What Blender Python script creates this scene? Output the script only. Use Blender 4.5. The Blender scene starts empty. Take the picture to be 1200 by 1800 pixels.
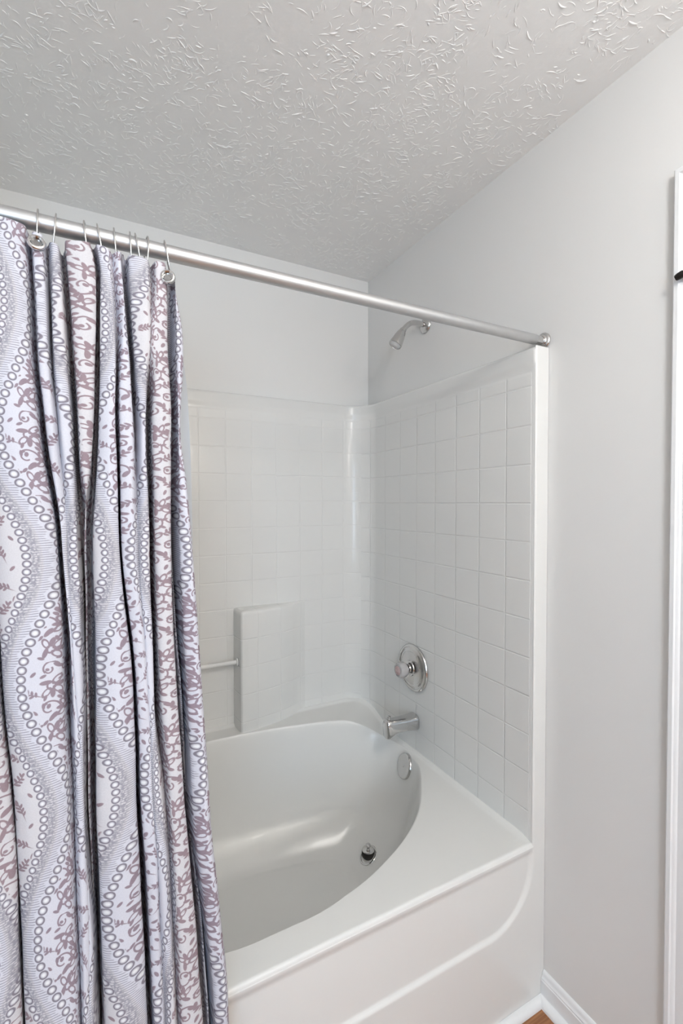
import bpy, bmesh, math, random
from mathutils import Vector, Matrix, noise
PI = math.pi
random.seed(7)
S = bpy.context.scene
COL = S.collection

# ------------------------------------------------------------------ camera
cam_d = bpy.data.cameras.new('camera')
cam = bpy.data.objects.new('camera', cam_d)
COL.objects.link(cam)
cam.location = (0, 0, 1.4174)
cam.rotation_euler = (math.radians(90 - 1.094), 0, math.radians(-27.6655))
cam_d.sensor_fit = 'HORIZONTAL'
cam_d.sensor_width = 36
cam_d.lens = 818.41 / 1200 * 36
cam_d.clip_start = 0.02
S.camera = cam

# ------------------------------------------------------------------ look, world, lights
S.view_settings.view_transform = 'Standard'
S.view_settings.look = 'None'
S.view_settings.gamma = 1
S.view_settings.use_curve_mapping = False
S.view_settings.exposure = 1.16
S.cycles.max_bounces = 9
S.cycles.diffuse_bounces = 4
S.cycles.glossy_bounces = 4
S.cycles.transmission_bounces = 8
S.cycles.sample_clamp_indirect = 6
S.cycles.adaptive_threshold = 0.07
S.cycles.adaptive_min_samples = 16
S.cycles.caustics_reflective = False
S.cycles.caustics_refractive = False

W = bpy.data.worlds.new('world')
S.world = W
W.use_nodes = True
W.node_tree.nodes['Background'].inputs[0].default_value = (0.75, 0.85, 1.0, 1)
W.node_tree.nodes['Background'].inputs[1].default_value = 0.3

def area(name, loc, rot, sx, sy, power, col):
    d = bpy.data.lights.new(name, 'AREA')
    d.shape = 'RECTANGLE'; d.size = sx; d.size_y = sy
    d.energy = power; d.color = col
    o = bpy.data.objects.new(name, d)
    o.location = loc; o.rotation_euler = rot
    COL.objects.link(o)
    return o

# cool fill: area lamp added before the closed pane of an unseen window
area('window_fill_light', (-0.95, -2.17, 1.3), (math.radians(90), 0, 0), 1.0, 1.2, 13, (0.52, 0.75, 1.0))
# round ceiling lamp, added out of view to brighten basin, deck and ceiling
d = bpy.data.lights.new('ceiling_fill_light', 'POINT')
d.energy = 11; d.color = (1.0, 0.98, 0.94); d.shadow_soft_size = 0.12
cl = bpy.data.objects.new('ceiling_fill_light', d)
cl.location = (0.40, -0.32, 2.16)
COL.objects.link(cl)
# four globe bulbs of the vanity light bar on the wall behind the camera
for k in range(4):
    d = bpy.data.lights.new('vanity_bulb_light', 'POINT')
    d.energy = 2.8; d.color = (1.0, 0.97, 0.92); d.shadow_soft_size = 0.05
    o = bpy.data.objects.new('vanity_bulb_light', d)
    o.location = (0.44 + 0.17 * k, -2.03, 2.02)
    COL.objects.link(o)

# ------------------------------------------------------------------ helpers
def mesh_obj(name, verts, faces, mat=None, parent=None, smooth=True, uvs=None):
    me = bpy.data.meshes.new(name)
    me.from_pydata([tuple(v) for v in verts], [], faces)
    if uvs is not None:
        l = me.uv_layers.new(name='UVMap')
        flat = []
        for p in me.polygons:
            for vi in p.vertices:
                flat += uvs[vi]
        l.data.foreach_set('uv', flat)
    me.validate(); me.update()
    o = bpy.data.objects.new(name, me)
    COL.objects.link(o)
    if mat: me.materials.append(mat)
    if smooth: me.shade_smooth()
    if parent: o.parent = parent
    return o

def fix_normals(o):
    bm = bmesh.new(); bm.from_mesh(o.data)
    bmesh.ops.remove_doubles(bm, verts=bm.verts, dist=1e-6)
    bmesh.ops.recalc_face_normals(bm, faces=bm.faces)
    bm.to_mesh(o.data); bm.free()
    return o

def split_smooth(o, ang=35):
    o.data.set_sharp_from_angle(angle=math.radians(ang))
    return o

def empty(name, loc=(0, 0, 0), label=None, cat=None, group=None):
    o = bpy.data.objects.new(name, None)
    o.location = loc
    o.empty_display_size = 0.05
    COL.objects.link(o)
    return tag(o, label, cat, group)

def tag(o, label=None, cat=None, group=None, kind=None):
    if label: o['label'] = label
    if cat: o['category'] = cat
    if group: o['group'] = group
    if kind: o['kind'] = kind
    return o

def adopt(child, parent):
    """parent keeps its own location; child was modelled in world space"""
    child.parent = parent
    child.location = child.location - parent.location
    return child

def box_bm(bm, x0, x1, y0, y1, z0, z1, bev=0.0, seg=2):
    r = bmesh.ops.create_cube(bm, size=1)
    vs = r['verts']
    for v in vs:
        v.co = Vector(((x0 + x1) / 2 + v.co.x * (x1 - x0), (y0 + y1) / 2 + v.co.y * (y1 - y0), (z0 + z1) / 2 + v.co.z * (z1 - z0)))
    if bev > 0:
        es = list({e for v in vs for e in v.link_edges})
        bmesh.ops.bevel(bm, geom=es, offset=bev, segments=seg, profile=0.5, affect='EDGES')

def bm_obj(name, bm, mat=None, parent=None, smooth=True, ang=35):
    me = bpy.data.meshes.new(name)
    bm.to_mesh(me); bm.free()
    o = bpy.data.objects.new(name, me)
    COL.objects.link(o)
    if mat: me.materials.append(mat)
    if smooth:
        me.shade_smooth(); split_smooth(o, ang)
    if parent: o.parent = parent
    return o

def box(name, x0, x1, y0, y1, z0, z1, mat, bev=0.0, parent=None):
    bm = bmesh.new(); box_bm(bm, x0, x1, y0, y1, z0, z1, bev)
    return bm_obj(name, bm, mat, parent)

def frame_to(axis, origin):
    z = Vector(axis).normalized()
    up = Vector((0, 0, 1)) if abs(z.z) < 0.9 else Vector((0, 1, 0))
    x = up.cross(z).normalized(); y = z.cross(x)
    return Matrix(((x.x, y.x, z.x, origin[0]), (x.y, y.y, z.y, origin[1]), (x.z, y.z, z.z, origin[2]), (0, 0, 0, 1)))

def lathe(name, prof, origin, axis, mat, parent=None, n=64, ang=40, squash=None):
    """prof: (radius, height) pairs along axis"""
    M = frame_to(axis, origin)
    V, F = [], []
    for (r, h) in prof:
        for k in range(n):
            a = 2 * PI * k / n
            f = squash(a) if squash else 1
            V.append(M @ Vector((r * f * math.cos(a), r * f * math.sin(a), h)))
    for i in range(len(prof) - 1):
        for k in range(n):
            F.append((i * n + k, i * n + (k + 1) % n, (i + 1) * n + (k + 1) % n, (i + 1) * n + k))
    if prof[0][0] > 1e-5: F.append(tuple(range(n))[::-1])
    if prof[-1][0] > 1e-5: F.append(tuple((len(prof) - 1) * n + k for k in range(n)))
    o = mesh_obj(name, V, F, mat, parent)
    fix_normals(o); split_smooth(o, ang)
    return o

def tube(name, pts, rad, mat, parent=None, n=16, closed=False, flat=None):
    pts = [Vector(p) for p in pts]
    N = len(pts)
    V, F = [], []
    prev = None
    for i, p in enumerate(pts):
        if closed: t = pts[(i + 1) % N] - pts[i - 1]
        else: t = pts[min(i + 1, N - 1)] - pts[max(i - 1, 0)]
        t.normalize()
        if prev is None:
            a = Vector((0, 0, 1)) if abs(t.z) < 0.9 else Vector((0, 1, 0))
            x = (a - t * a.dot(t)).normalized()
        else:
            x = (prev - t * prev.dot(t)).normalized()
        prev = x; y = t.cross(x)
        r = rad(i / (N - 1)) if callable(rad) else rad
        for k in range(n):
            an = 2 * PI * k / n
            V.append(p + x * r * math.cos(an) + y * r * math.sin(an))
    for i in range(N if closed else N - 1):
        j = (i + 1) % N
        for k in range(n):
            F.append((i * n + k, i * n + (k + 1) % n, j * n + (k + 1) % n, j * n + k))
    if not closed:
        F.append(tuple(range(n))[::-1]); F.append(tuple((N - 1) * n + k for k in range(n)))
    o = mesh_obj(name, V, F, mat, parent)
    fix_normals(o); split_smooth(o, 50)
    return o

def grid_faces(nr, nc, off=0, wrap=False):
    F = []
    for i in range(nr - 1):
        for j in range(nc if wrap else nc - 1):
            k = (j + 1) % nc
            F.append((off + i * nc + j, off + i * nc + k, off + (i + 1) * nc + k, off + (i + 1) * nc + j))
    return F

def sstep(a, b, x):
    t = max(0.0, min(1.0, (x - a) / (b - a)))
    return t * t * (3 - 2 * t)

def lerp(a, b, t): return a + (b - a) * t

def pchip(xs, ys):
    """monotone cubic through (xs, ys); xs ascending"""
    n = len(xs)
    h = [xs[i + 1] - xs[i] for i in range(n - 1)]
    d = [(ys[i + 1] - ys[i]) / h[i] for i in range(n - 1)]
    m = [0.0] * n
    m[0], m[-1] = d[0], d[-1]
    for i in range(1, n - 1):
        if d[i - 1] * d[i] > 0:
            w1, w2 = 2 * h[i] + h[i - 1], h[i] + 2 * h[i - 1]
            m[i] = (w1 + w2) / (w1 / d[i - 1] + w2 / d[i])
    def f(x):
        if x <= xs[0]: return ys[0] + m[0] * (x - xs[0]) * 0.3
        if x >= xs[-1]: return ys[-1] + m[-1] * (x - xs[-1])
        i = max(k for k in range(n - 1) if xs[k] <= x)
        t = (x - xs[i]) / h[i]
        return ((2 * t**3 - 3 * t**2 + 1) * ys[i] + (t**3 - 2 * t**2 + t) * h[i] * m[i]
                + (-2 * t**3 + 3 * t**2) * ys[i + 1] + (t**3 - t**2) * h[i] * m[i + 1])
    return f

# ------------------------------------------------------------------ node helper
class NB:
    def __init__(self, mat):
        mat.use_nodes = True
        self.t = mat.node_tree
        self.bsdf = self.t.nodes['Principled BSDF']
        self.out = self.t.nodes['Material Output']
    def n(self, typ, **kw):
        nd = self.t.nodes.new(typ)
        for k, v in kw.items(): setattr(nd, k, v)
        return nd
    def put(self, sock, v):
        if v is None: return
        if isinstance(v, bpy.types.NodeSocket): self.t.links.new(v, sock)
        else: sock.default_value = v
    def m(self, op, a, b=None, c=None, clamp=False):
        nd = self.n('ShaderNodeMath', operation=op, use_clamp=clamp)
        self.put(nd.inputs[0], a); self.put(nd.inputs[1], b); self.put(nd.inputs[2], c)
        return nd.outputs[0]
    def vm(self, op, a, b=None):
        nd = self.n('ShaderNodeVectorMath', operation=op)
        self.put(nd.inputs[0], a)
        if b is not None: self.put(nd.inputs[1], b)
        return nd.outputs['Value'] if op in ('LENGTH', 'DOT_PRODUCT', 'DISTANCE') else nd.outputs[0]
    def comb(self, x, y, z=0.0):
        nd = self.n('ShaderNodeCombineXYZ')
        self.put(nd.inputs[0], x); self.put(nd.inputs[1], y); self.put(nd.inputs[2], z)
        return nd.outputs[0]
    def sep(self, v):
        nd = self.n('ShaderNodeSeparateXYZ'); self.put(nd.inputs[0], v)
        return nd.outputs
    def coord(self, which='Object'):
        return self.n('ShaderNodeTexCoord').outputs[which]
    def noise(self, v, scale, detail=2.0, rough=0.5):
        nd = self.n('ShaderNodeTexNoise')
        self.put(nd.inputs['Vector'], v); nd.inputs['Scale'].default_value = scale
        nd.inputs['Detail'].default_value = detail; nd.inputs['Roughness'].default_value = rough
        return nd.outputs['Fac']
    def ramp(self, v, a, b, lo=0.0, hi=1.0, smooth=True):
        nd = self.n('ShaderNodeMapRange', interpolation_type='SMOOTHSTEP' if smooth else 'LINEAR')
        self.put(nd.inputs['Value'], v)
        nd.inputs['From Min'].default_value = a; nd.inputs['From Max'].default_value = b
        nd.inputs['To Min'].default_value = lo; nd.inputs['To Max'].default_value = hi
        return nd.outputs['Result']
    def mix(self, f, a, b):
        nd = self.n('ShaderNodeMix', data_type='RGBA')
        self.put(nd.inputs['Factor'], f); self.put(nd.inputs[6], a); self.put(nd.inputs[7], b)
        return nd.outputs[2]
    def bump(self, h, strength, dist):
        nd = self.n('ShaderNodeBump')
        nd.inputs['Strength'].default_value = strength; nd.inputs['Distance'].default_value = dist
        self.put(nd.inputs['Height'], h)
        self.t.links.new(nd.outputs[0], self.bsdf.inputs['Normal'])
        return nd

def mat(name, col, rough=0.5, metal=0.0, spec=0.5):
    m = bpy.data.materials.new(name)
    b = NB(m)
    b.bsdf.inputs['Base Color'].default_value = (*col, 1)
    b.bsdf.inputs['Roughness'].default_value = rough
    b.bsdf.inputs['Metallic'].default_value = metal
    b.bsdf.inputs['Specular IOR Level'].default_value = spec
    return m, b

# ------------------------------------------------------------------ materials
M_wall, b = mat('wall_paint', (0.785, 0.772, 0.752), 0.6, spec=0.3)
b.bump(b.noise(b.coord(), 220, 2), 0.06, 0.001)

M_ceil, b = mat('slap_brush_ceiling', (0.92, 0.912, 0.897), 0.75, spec=0.2)
b.bump(b.noise(b.coord(), 55, 2), 0.18, 0.003)

def grooves(b, c, pitch, off, w=0.0018):
    """0 inside a tile, 1 in the pressed joint"""
    f = b.m('FRACT', b.m('DIVIDE', b.m('SUBTRACT', c, off), pitch))
    d = b.m('MULTIPLY', b.m('MINIMUM', f, b.m('SUBTRACT', 1.0, f)), pitch)
    return d

GEL = (0.765, 0.755, 0.73)
def gelcoat(name, axes=None):
    m, b = mat(name, GEL, 0.20, spec=0.27)
    b.bsdf.inputs['Coat Weight'].default_value = 0.06
    b.bsdf.inputs['Coat Roughness'].default_value = 0.04
    co = b.coord()
    soft = b.m('MULTIPLY', b.noise(co, 7, 1), 0.9)
    if axes:
        x, y, z = b.sep(co)
        hor = grooves(b, z, 0.1089 if axes == 'y' else 0.1065, 1.3077 if axes == 'y' else 1.7448)
        ver = grooves(b, y if axes == 'y' else x, 0.1089 if axes == 'y' else 0.1043, 0.9963 if axes == 'y' else 0.3414)
        d = b.m('MINIMUM', hor, ver)
        g = b.ramp(d, 0.0006, 0.0032, 0.0, 1.0)
        pil = b.m('MULTIPLY', b.m('MULTIPLY', b.ramp(hor, 0, 0.05, 0, 1), b.ramp(ver, 0, 0.05, 0, 1)), 0.35)
        # the moulded tile field stops short of the top border
        lim = b.ramp(z, 1.775, 1.785, 1.0, 0.0)
        lim = b.m('MULTIPLY', lim, b.ramp(y, 0.905, 0.908))          # plain front flange
        h = b.m('MULTIPLY', b.m('ADD', g, pil), lim)
        b.bump(b.m('ADD', h, b.m('MULTIPLY', soft, 0.8)), 0.6 if axes == 'y' else 0.42, 0.0018)
    else:
        b.bump(soft, 0.12, 0.002)
    return m
M_gel = gelcoat('white_gelcoat')
M_gel_back = gelcoat('white_gelcoat_back_tiles', 'x')
M_gel_side = gelcoat('white_gelcoat_side_tiles', 'y')

M_chrome, b = mat('chrome', (0.63, 0.62, 0.61), 0.10, 1.0)
b.bump(b.noise(b.coord(), 60, 1), 0.04, 0.001)
M_rod, b = mat('brushed_steel_rod', (0.58, 0.58, 0.58), 0.40, 0.9)
b.bump(b.noise(b.vm('MULTIPLY', b.coord(), (4, 300, 300)), 1.5, 2), 0.05, 0.0006)
M_wire, b = mat('steel_wire', (0.66, 0.65, 0.64), 0.22, 1.0)
M_rubber, b = mat('black_rubber', (0.010, 0.009, 0.008), 0.5)
b.bump(b.noise(b.coord(), 300, 2), 0.1, 0.0005)
M_dark, b = mat('dark_bronze_metal', (0.02, 0.018, 0.016), 0.4, 0.6)
b.bump(b.noise(b.coord(), 200, 2), 0.1, 0.0005)
M_acry, b = mat('clear_acrylic', (0.86, 0.83, 0.82), 0.08)
b.bsdf.inputs['Transmission Weight'].default_value = 0.55
b.bsdf.inputs['IOR'].default_value = 1.45
M_cap, b = mat('pink_index_cap', (0.55, 0.40, 0.39), 0.35)
b.put(b.bsdf.inputs['Base Color'], b.mix(b.ramp(b.noise(b.coord(), 120, 2), 0.4, 0.6), (0.60, 0.46, 0.45, 1), (0.50, 0.34, 0.33, 1)))
M_trim, b = mat('white_trim_paint', (0.83, 0.83, 0.83), 0.28, spec=0.5)
b.bump(b.noise(b.vm('MULTIPLY', b.coord(), (1, 1, 0.2)), 90, 2), 0.04, 0.001)
M_glow, b = mat('frosted_bulb', (0.9, 0.88, 0.84), 0.4)
b.bsdf.inputs['Emission Color'].default_value = (1, 0.93, 0.84, 1)
b.bsdf.inputs['Emission Strength'].default_value = 2.0
M_pane, b = mat('bright_window_pane', (0.8, 0.85, 0.9), 0.1)  # pane of the unseen window glows by itself; the wall behind is solid
b.bsdf.inputs['Emission Color'].default_value = (0.82, 0.91, 1, 1)
b.bsdf.inputs['Emission Strength'].default_value = 0.4

# floor: narrow warm brown boards running along the tub
M_floor, b = mat('wood_strip_floor', (0.4, 0.15, 0.05), 0.35)
x, y, z = b.sep(b.coord())
row = b.m('FLOOR', b.m('DIVIDE', y, 0.09))
rnd = b.n('ShaderNodeTexWhiteNoise', noise_dimensions='1D'); b.put(rnd.inputs['W'], row)
gr = b.noise(b.comb(b.m('MULTIPLY', x, 3.0), b.m('MULTIPLY', y, 110.0), b.m('MULTIPLY', row, 7.0)), 1.6, 4, 0.6)
c1 = b.mix(b.ramp(gr, 0.3, 0.7), (0.19, 0.070, 0.026, 1), (0.44, 0.205, 0.088, 1))
c1 = b.mix(b.m('MULTIPLY', rnd.outputs['Value'], 0.35), c1, (0.36, 0.13, 0.045, 1))
seam = b.ramp(grooves(b, y, 0.09, 0.0), 0.0004, 0.0016)
b.put(b.bsdf.inputs['Base Color'], b.mix(seam, (0.08, 0.03, 0.012, 1), c1))
b.bump(seam, 0.3, 0.001)

# liner: thin pale plastic
M_liner, b = mat('pale_liner_plastic', (0.86, 0.89, 0.93), 0.35)
tr = b.n('ShaderNodeBsdfTranslucent'); tr.inputs[0].default_value = (0.86, 0.89, 0.93, 1)
mx = b.n('ShaderNodeMixShader'); mx.inputs[0].default_value = 0.35
b.t.links.new(b.bsdf.outputs[0], mx.inputs[1]); b.t.links.new(tr.outputs[0], mx.inputs[2])
b.t.links.new(mx.outputs[0], b.out.inputs[0])
b.bump(b.noise(b.coord(), 25, 2), 0.1, 0.002)

# printed curtain cloth -------------------------------------------------
M_cloth, b = mat('printed_curtain_cloth', (0.7, 0.7, 0.75), 0.9, spec=0.1)
uv = b.sep(b.coord('UV'))
u = b.m('MULTIPLY', uv[0], 100.0); v = b.m('MULTIPLY', uv[1], 100.0)           # centimetres on the cloth
a = b.m('PINGPONG', u, 13.0)
wave = b.m('COSINE', b.m('MULTIPLY', b.m('SUBTRACT', v, 16.0), 2 * PI / 39.0))
co_ = b.m('MULTIPLY_ADD', wave, 2.9, 8.3)                 # outer row of beads
ci_ = b.m('MULTIPLY_ADD', wave, 2.6, 4.5)                 # inner row of beads
def beads(base, amp, pitch, rad):
    vi = b.m('MULTIPLY', b.m('ADD', b.m('FLOOR', b.m('DIVIDE', v, pitch)), 0.5), pitch)
    wv = b.m('COSINE', b.m('MULTIPLY', b.m('SUBTRACT', vi, 16.0), 2 * PI / 39.0))
    xi = b.m('MULTIPLY_ADD', wv, amp, base)
    return b.vm('LENGTH', b.comb(b.m('SUBTRACT', a, xi), b.m('SUBTRACT', v, vi)))
d1 = beads(8.3, 2.9, 1.36, 0.6); d2 = beads(4.5, 2.6, 1.22, 0.52)
ring1 = b.ramp(b.m('ABSOLUTE', b.m('SUBTRACT', d1, 0.56)), 0.07, 0.17, 1.0, 0.0)
ring2 = b.ramp(b.m('ABSOLUTE', b.m('SUBTRACT', d2, 0.48)), 0.06, 0.15, 1.0, 0.0)
rings = b.m('MAXIMUM', ring1, ring2)
inside = b.m('MAXIMUM', b.ramp(d1, 0.52, 0.56, 1, 0), b.ramp(d2, 0.44, 0.48, 1, 0))
# hair-fine fringe between the two rows
t = b.m('DIVIDE', b.m('SUBTRACT', a, ci_), b.m('SUBTRACT', co_, ci_))
band = b.m('MULTIPLY', b.ramp(t, 0.10, 0.16), b.ramp(t, 0.84, 0.90, 1, 0))
scal = b.m('ABSOLUTE', b.m('SINE', b.m('MULTIPLY', v, 2 * PI / 4.4)))
hair = b.ramp(b.m('SINE', b.m('ADD', b.m('MULTIPLY', v, 2 * PI / 0.36), b.m('MULTIPLY', b.m('MULTIPLY', b.m('SUBTRACT', t, 0.5), 3.0), b.m('SINE', b.m('MULTIPLY', v, 2 * PI / 2.2))))), -0.1, 0.75)
hair = b.m('MULTIPLY', hair, b.ramp(b.m('SUBTRACT', t, b.m('MULTIPLY', scal, 0.16)), 0.62, 0.70, 0.85, 0.0))
spk = b.m('MULTIPLY', b.ramp(b.noise(b.comb(u, v), 2.6, 2), 0.38, 0.58, 0, 0.95), b.ramp(t, 0.32, 0.52, 1, 0))
fringe = b.m('MULTIPLY', b.m('MAXIMUM', hair, spk), band)
# flowers, sprigs and scrolls: outlines and leaves placed in a tile 10.5 cm wide and 13 cm high
TW, TH = 10.5, 13.0
side = b.ramp(t, 0.45, 0.55)                               # 1 beyond the beads, 0 inside the medallion
mv = b.m('MODULO', b.m('ADD', v, 260.0), TH)
def signed(off):
    """signed distance to the nearest repeat of the panel's middle line"""
    q = b.m('SUBTRACT', u, off)
    return b.m('MULTIPLY_ADD', b.m('ROUND', b.m('DIVIDE', q, 26.0)), -26.0, q)
s_out = b.m('ADD', signed(13.0), 5.2)                      # flower panel between two medallions
s_in = b.m('ADD', signed(0.0), 4.6)                        # inside a medallion
px = b.m('MULTIPLY_ADD', side, b.m('SUBTRACT', s_out, s_in), s_in)
P = b.comb(px, mv)
acc = [None]
def put(d):
    acc[0] = d if acc[0] is None else b.m('MINIMUM', acc[0], d)
NA = 8
rot_cache = {}
def turned(k):
    """the pattern plane turned by k/8 of a half-turn"""
    if k not in rot_cache:
        c, q = math.cos(PI * k / NA), math.sin(PI * k / NA)
        rot_cache[k] = b.comb(b.vm('DOT_PRODUCT', P, (c, q, 0)), b.vm('DOT_PRODUCT', P, (-q, c, 0)))
    return rot_cache[k]
for k in range(NA): turned(k)
def blob_(cx, cy, ang, ra, rb):
    kk = round(ang / PI * NA)
    k, sg = kk % NA, (-1 if (kk // NA) % 2 else 1)
    c, q = math.cos(PI * k / NA), math.sin(PI * k / NA)
    ox, oy = cx * c + cy * q, -cx * q + cy * c
    nd = b.n('ShaderNodeVectorMath', operation='MULTIPLY_ADD')
    b.put(nd.inputs[0], turned(k))
    nd.inputs[1].default_value = (sg / ra, sg / rb, 0)
    nd.inputs[2].default_value = (-sg * ox / ra, -sg * oy / rb, 0)
    return nd.outputs[0], min(ra, rb)
def leaf(cx, cy, ang, ra, rb):
    o, s = blob_(cx, cy, ang, ra, rb)
    put(b.m('MULTIPLY_ADD', b.vm('LENGTH', o), s, -s))
def hoop(cx, cy, ang, ra, rb, w):
    o, s = blob_(cx, cy, ang, ra, rb)
    put(b.m('SUBTRACT', b.m('ABSOLUTE', b.m('MULTIPLY_ADD', b.vm('LENGTH', o), s, -s)), w))
def arc(cx, cy, ang, r, w, half=1.0):
    """open stroke: a circle cut by a half-plane"""
    o, s = blob_(cx, cy, ang, r, r)
    d = b.m('SUBTRACT', b.m('ABSOLUTE', b.m('MULTIPLY_ADD', b.vm('LENGTH', o), s, -s)), w)
    cut = b.m('MULTIPLY_ADD', b.vm('DOT_PRODUCT', o, (1, 0, 0)), -s, -0.25 * half * s)
    put(b.m('MAXIMUM', d, cut))
def sprig(cx, cy, ang, L):
    c, s = math.cos(ang), math.sin(ang)
    leaf(cx, cy, ang, L * 0.5, 0.075)
    for k, f in enumerate((-0.25, 0.0, 0.25)):
        for sg in (-1, 1):
            q = f + 0.08 * sg
            x0, y0 = cx + c * L * q, cy + s * L * q
            an = ang + sg * 0.9
            leaf(x0 + 0.34 * math.cos(an), y0 + 0.34 * math.sin(an), an, 0.34, 0.15)
    leaf(cx + c * L * 0.55, cy + s * L * 0.55, ang, 0.32, 0.17)
def flower(cx, cy, ang, r):
    for k in range(5):
        an = ang + (k - 2) * 0.75
        if k % 2: leaf(cx + 0.72 * r * math.cos(an), cy + 0.72 * r * math.sin(an), an, 0.42 * r, 0.20 * r)
        else: hoop(cx + 0.72 * r * math.cos(an), cy + 0.72 * r * math.sin(an), an, 0.45 * r, 0.24 * r, 0.075)
    hoop(cx, cy, 0, 0.34 * r, 0.34 * r, 0.12)
    an = ang + PI
    leaf(cx + 0.55 * r * math.cos(an), cy + 0.55 * r * math.sin(an), an + 0.6, 0.5 * r, 0.2 * r)
def scroll(cx, cy, ang, r):
    arc(cx, cy, ang, r, 0.10)
    c, s = math.cos(ang), math.sin(ang)
    arc(cx - s * 0.35 * r + c * -0.1 * r, cy + c * 0.35 * r + s * -0.1 * r, ang + PI, 0.5 * r, 0.09)
    leaf(cx - s * 0.5 * r, cy + c * 0.5 * r, ang + 0.8, 0.26 * r, 0.20 * r)
    leaf(cx + s * 0.85 * r, cy - c * 0.85 * r, ang + 0.3, 0.55 * r, 0.24 * r)
flower(1.6, 1.9, 0.6, 1.55); flower(3.5, 5.4, 2.2, 1.4); flower(1.4, 9.3, -0.7, 1.6); flower(4.4, 10.9, 1.1, 1.35)
scroll(1.1, 5.6, 0.3, 1.35); scroll(4.0, 2.2, 2.3, 1.2); scroll(3.6, 8.3, -1.0, 1.25); scroll(1.5, 12.0, 1.9, 1.0)
scroll(5.9, 4.2, 0.8, 0.95); scroll(6.1, 9.2, 2.9, 0.9)
sprig(6.3, 1.7, 2.6, 2.3); sprig(5.6, 6.7, 0.5, 2.1); sprig(6.4, 11.6, 3.6, 2.2); sprig(8.5, 4.2, 2.0, 2.3)
sprig(8.4, 8.6, 0.9, 2.3); sprig(8.6, 12.0, 2.9, 2.1)
sprig(-1.3, 3.0, 0.4, 2.1); sprig(-1.2, 8.4, 2.6, 2.2); leaf(-0.8, 11.4, 0.7, 0.42, 0.2); leaf(-0.9, 5.6, 2.2, 0.42, 0.2)
for (x_, y_, an_) in ((2.9, 3.7, 0.4), (0.5, 7.6, 1.2), (2.4, 7.2, 2.2), (5.1, 8.9, 0.2), (2.9, 11.9, 2.4), (5.2, 0.6, 1.0), (2.6, 0.4, 0.1), (0.4, 3.8, 0.9), (7.4, 6.1, 0.3), (7.3, 10.3, 1.8), (7.6, 2.9, 2.3), (0.3, 0.7, 2.6), (3.2, 6.9, 1.0), (5.2, 2.9, 1.4), (4.9, 7.6, 2.7), (0.4, 10.9, 0.5), (6.9, 8.0, 1.2), (2.4, 3.4, 1.9), (5.6, 12.6, 0.7), (2.7, 10.2, 0.3), (7.2, 4.7, 2.6), (3.3, 12.9, 2.2), (0.2, 6.4, 1.7), (9.9, 1.8, 0.6), (10.0, 6.4, 2.2), (9.9, 10.2, 1.0)):
    leaf(x_, y_, an_, 0.42, 0.2)
vine = b.ramp(acc[0], -0.02, 0.07, 1.0, 0.0)
clear = b.m('MAXIMUM', b.ramp(b.m('SUBTRACT', a, co_), 0.75, 0.95), b.ramp(b.m('SUBTRACT', ci_, a), 0.65, 0.85))
vine = b.m('MULTIPLY', vine, clear)
weave = b.ramp(b.noise(b.comb(u, v), 6, 2), 0.35, 0.65, 0.94, 1.0)
ground = b.mix(side, (0.625, 0.61, 0.635, 1), (0.625, 0.625, 0.69, 1))
ink = b.mix(side, (0.31, 0.235, 0.26, 1), (0.295, 0.235, 0.275, 1))
colr = b.mix(fringe, ground, (0.31, 0.30, 0.345, 1))
bead = b.mix(b.m('MAXIMUM', b.ramp(d1, 0.5, 0.12, 0, 1), b.ramp(d2, 0.42, 0.1, 0, 1)), (0.47, 0.46, 0.51, 1), (0.78, 0.78, 0.80, 1))
colr = b.mix(inside, colr, bead)
colr = b.mix(rings, colr, (0.24, 0.22, 0.26, 1))
colr = b.mix(vine, colr, ink)
sc = b.n('ShaderNodeVectorMath', operation='SCALE'); b.put(sc.inputs[0], colr); b.put(sc.inputs['Scale'], weave)
b.put(b.bsdf.inputs['Base Color'], sc.outputs[0])
b.bump(b.noise(b.comb(u, v), 9, 2), 0.15, 0.0008)

# ------------------------------------------------------------------ room shell
XW, YW, ZC = 1.1204, 1.8712, 2.44
XL, YB = -1.75, -2.25
XT = -0.4036                      # far end wall of the tub alcove
def quad(name, pts, m):
    o = mesh_obj(name, pts, [(0, 1, 2, 3)], m, smooth=False)
    return tag(o, kind='structure')
box('floor', XL - .1, XW + .1, YB - .1, YW + .1, -0.1, 0.0, M_floor)['kind'] = 'structure'
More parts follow.
